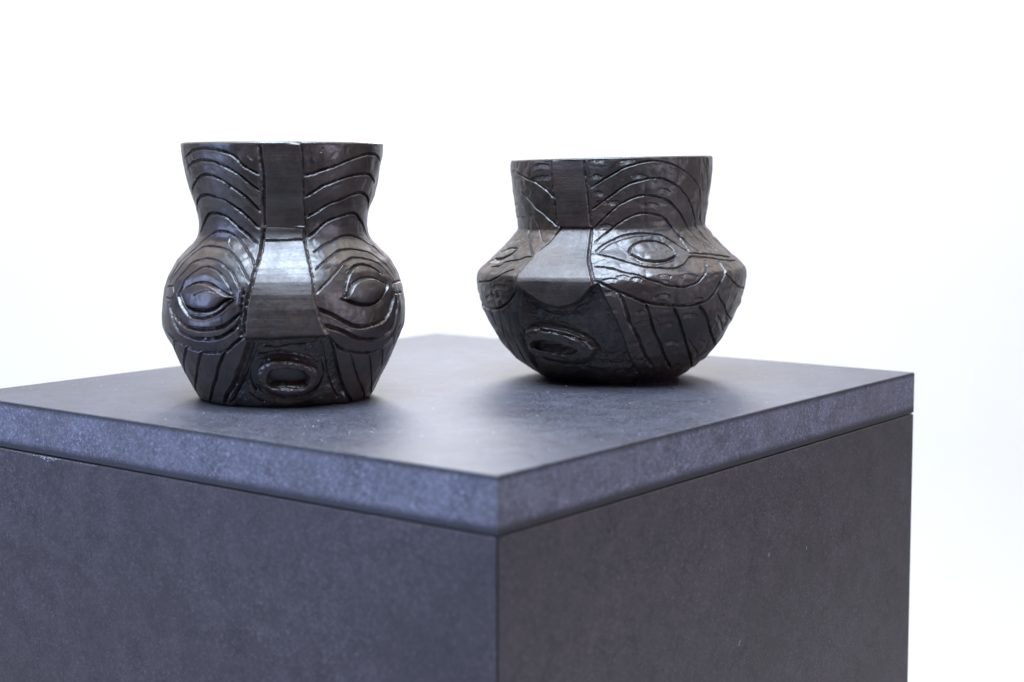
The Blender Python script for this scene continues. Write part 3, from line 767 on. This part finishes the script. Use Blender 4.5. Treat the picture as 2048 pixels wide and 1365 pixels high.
AREAS_R = [
    ('band', '', [(-37.4,146.8), (-37.6,137.5), (-37.3,128.9), (-36.6,121.9), (-36.6,116.1), (-36.6,109.1), (-35.2,102.6), (-15.4,102.6), (-16.1,111.3), (-16.5,119.9), (-17.3,128.5), (-17.9,137.1), (-18.2,146.6)]),
    ('nose', '', [(-34.1,102.7), (-36.4,98.7), (-37.7,94.2), (-40.2,90.3), (-42.7,86.4), (-42.3,84.2), (-42.9,80.3), (-43.3,75.4), (-43.4,74.0), (-43.0,68.1), (-39.2,63.4), (-35.8,60.7), (-31.8,57.4), (-28.3,55.5), (-25.2,54.7), (-21.3,55.7), (-18.2,57.2), (-15.2,60.1), (-12.6,64.6), (-10.7,68.0), (-10.6,71.9), (-11.5,76.2), (-12.7,80.4), (-12.2,78.6), (-13.6,83.4), (-14.2,88.8), (-14.5,94.2), (-14.9,102.1)]),
    ('recess', '', [(-44.6,67.9), (-45.7,62.8), (-47.0,56.9), (-48.6,49.6), (-50.4,42.2), (-51.7,33.4), (-52.6,24.3), (-54.5,15.4), (-57.7,8.9), (-59.4,1.7), (-29.1,1.4), (-13.2,1.4), (15.0,8.7), (9.3,15.1), (6.2,21.1), (3.7,28.0), (1.6,35.4), (-0.6,42.7), (-3.0,49.9), (-4.9,56.3), (-7.0,62.7), (-8.5,68.9), (-10.9,67.8), (-12.9,64.4), (-15.6,59.9), (-18.7,56.9), (-21.9,55.4), (-26.0,54.5), (-29.2,55.2), (-32.9,57.1), (-37.1,60.4), (-40.7,63.1)]),
    ('lips', '', [(-46.7,37.5), (-40.8,39.8), (-35.3,40.8), (-28.3,39.9), (-22.8,37.7), (-17.9,34.8), (-14.2,31.8), (-11.2,26.8), (-12.1,23.6), (-15.5,19.7), (-20.7,17.4), (-27.4,17.0), (-37.5,18.1), (-45.8,20.3), (-50.7,23.8), (-50.1,29.0)]),
    ('mouth', '', [(-46.2,28.1), (-42.5,31.2), (-36.7,31.6), (-30.2,30.8), (-24.3,28.4), (-20.2,25.7), (-22.8,23.2), (-28.2,22.0), (-35.2,22.6), (-41.6,24.3), (-45.8,26.2)]),
    ('eye', 'r', [(5.5,86.4), (7.1,89.8), (9.4,92.0), (13.1,93.1), (17.2,93.4), (20.8,92.8), (24.0,91.4), (26.5,89.6), (27.8,87.1), (28.8,84.6), (25.3,83.2), (22.0,81.9), (18.2,81.5), (14.7,81.7), (11.5,82.6), (8.4,84.4)]),
    ('eye', 'l', [(-78.7,82.3), (-78.9,84.0), (-79.1,85.8), (-73.3,88.1), (-66.4,89.3), (-60.8,88.7), (-63.0,84.9), (-68.0,82.9)]),
]
build_vessel("carved_face_vase", "tall dark wooden vase with flared neck and a carved open-mouthed face, standing at left",
             (-0.13905, 0.95187, TOP), PROFILE_L, GROOVES_L, AREAS_L, 0.5, 104.0, 0.0, (.7, .15, .05), (M_WOOD_L, M_BAND_L), {},
             dict(band=.6, nose0=-.6, nose1=1.5, rec=4.6, rec_w=2.4, rec_f=.5, lip=5.2, lip_w=4.6, mouth=11, ramp=.85, mmin=.12, moat=1.3, ridge=0, eye=1.7, socket=1.0, wob=.12, gw=.88, gd=1.2))
build_vessel("carved_face_bowl", "squat dark wooden bowl with wide sharp shoulder, its carved face turned left",
             (0.0662, 1.04432, TOP), PROFILE_R, GROOVES_R, AREAS_R, -25.0, 101.0, 0.021, (.32, .34, .08), (M_WOOD_R, M_BAND_R), {},
             dict(band=.4, nose0=-1.5, nose1=.6, rec=4.0, rec_w=2.2, rec_f=0.0, lip=4.6, lip_w=3.2, mouth=6.5, ramp=.95, mmin=.15, moat=1.0, ridge=.9, eye=.6, socket=.3, wob=.13, gw=.92, gd=1.2))
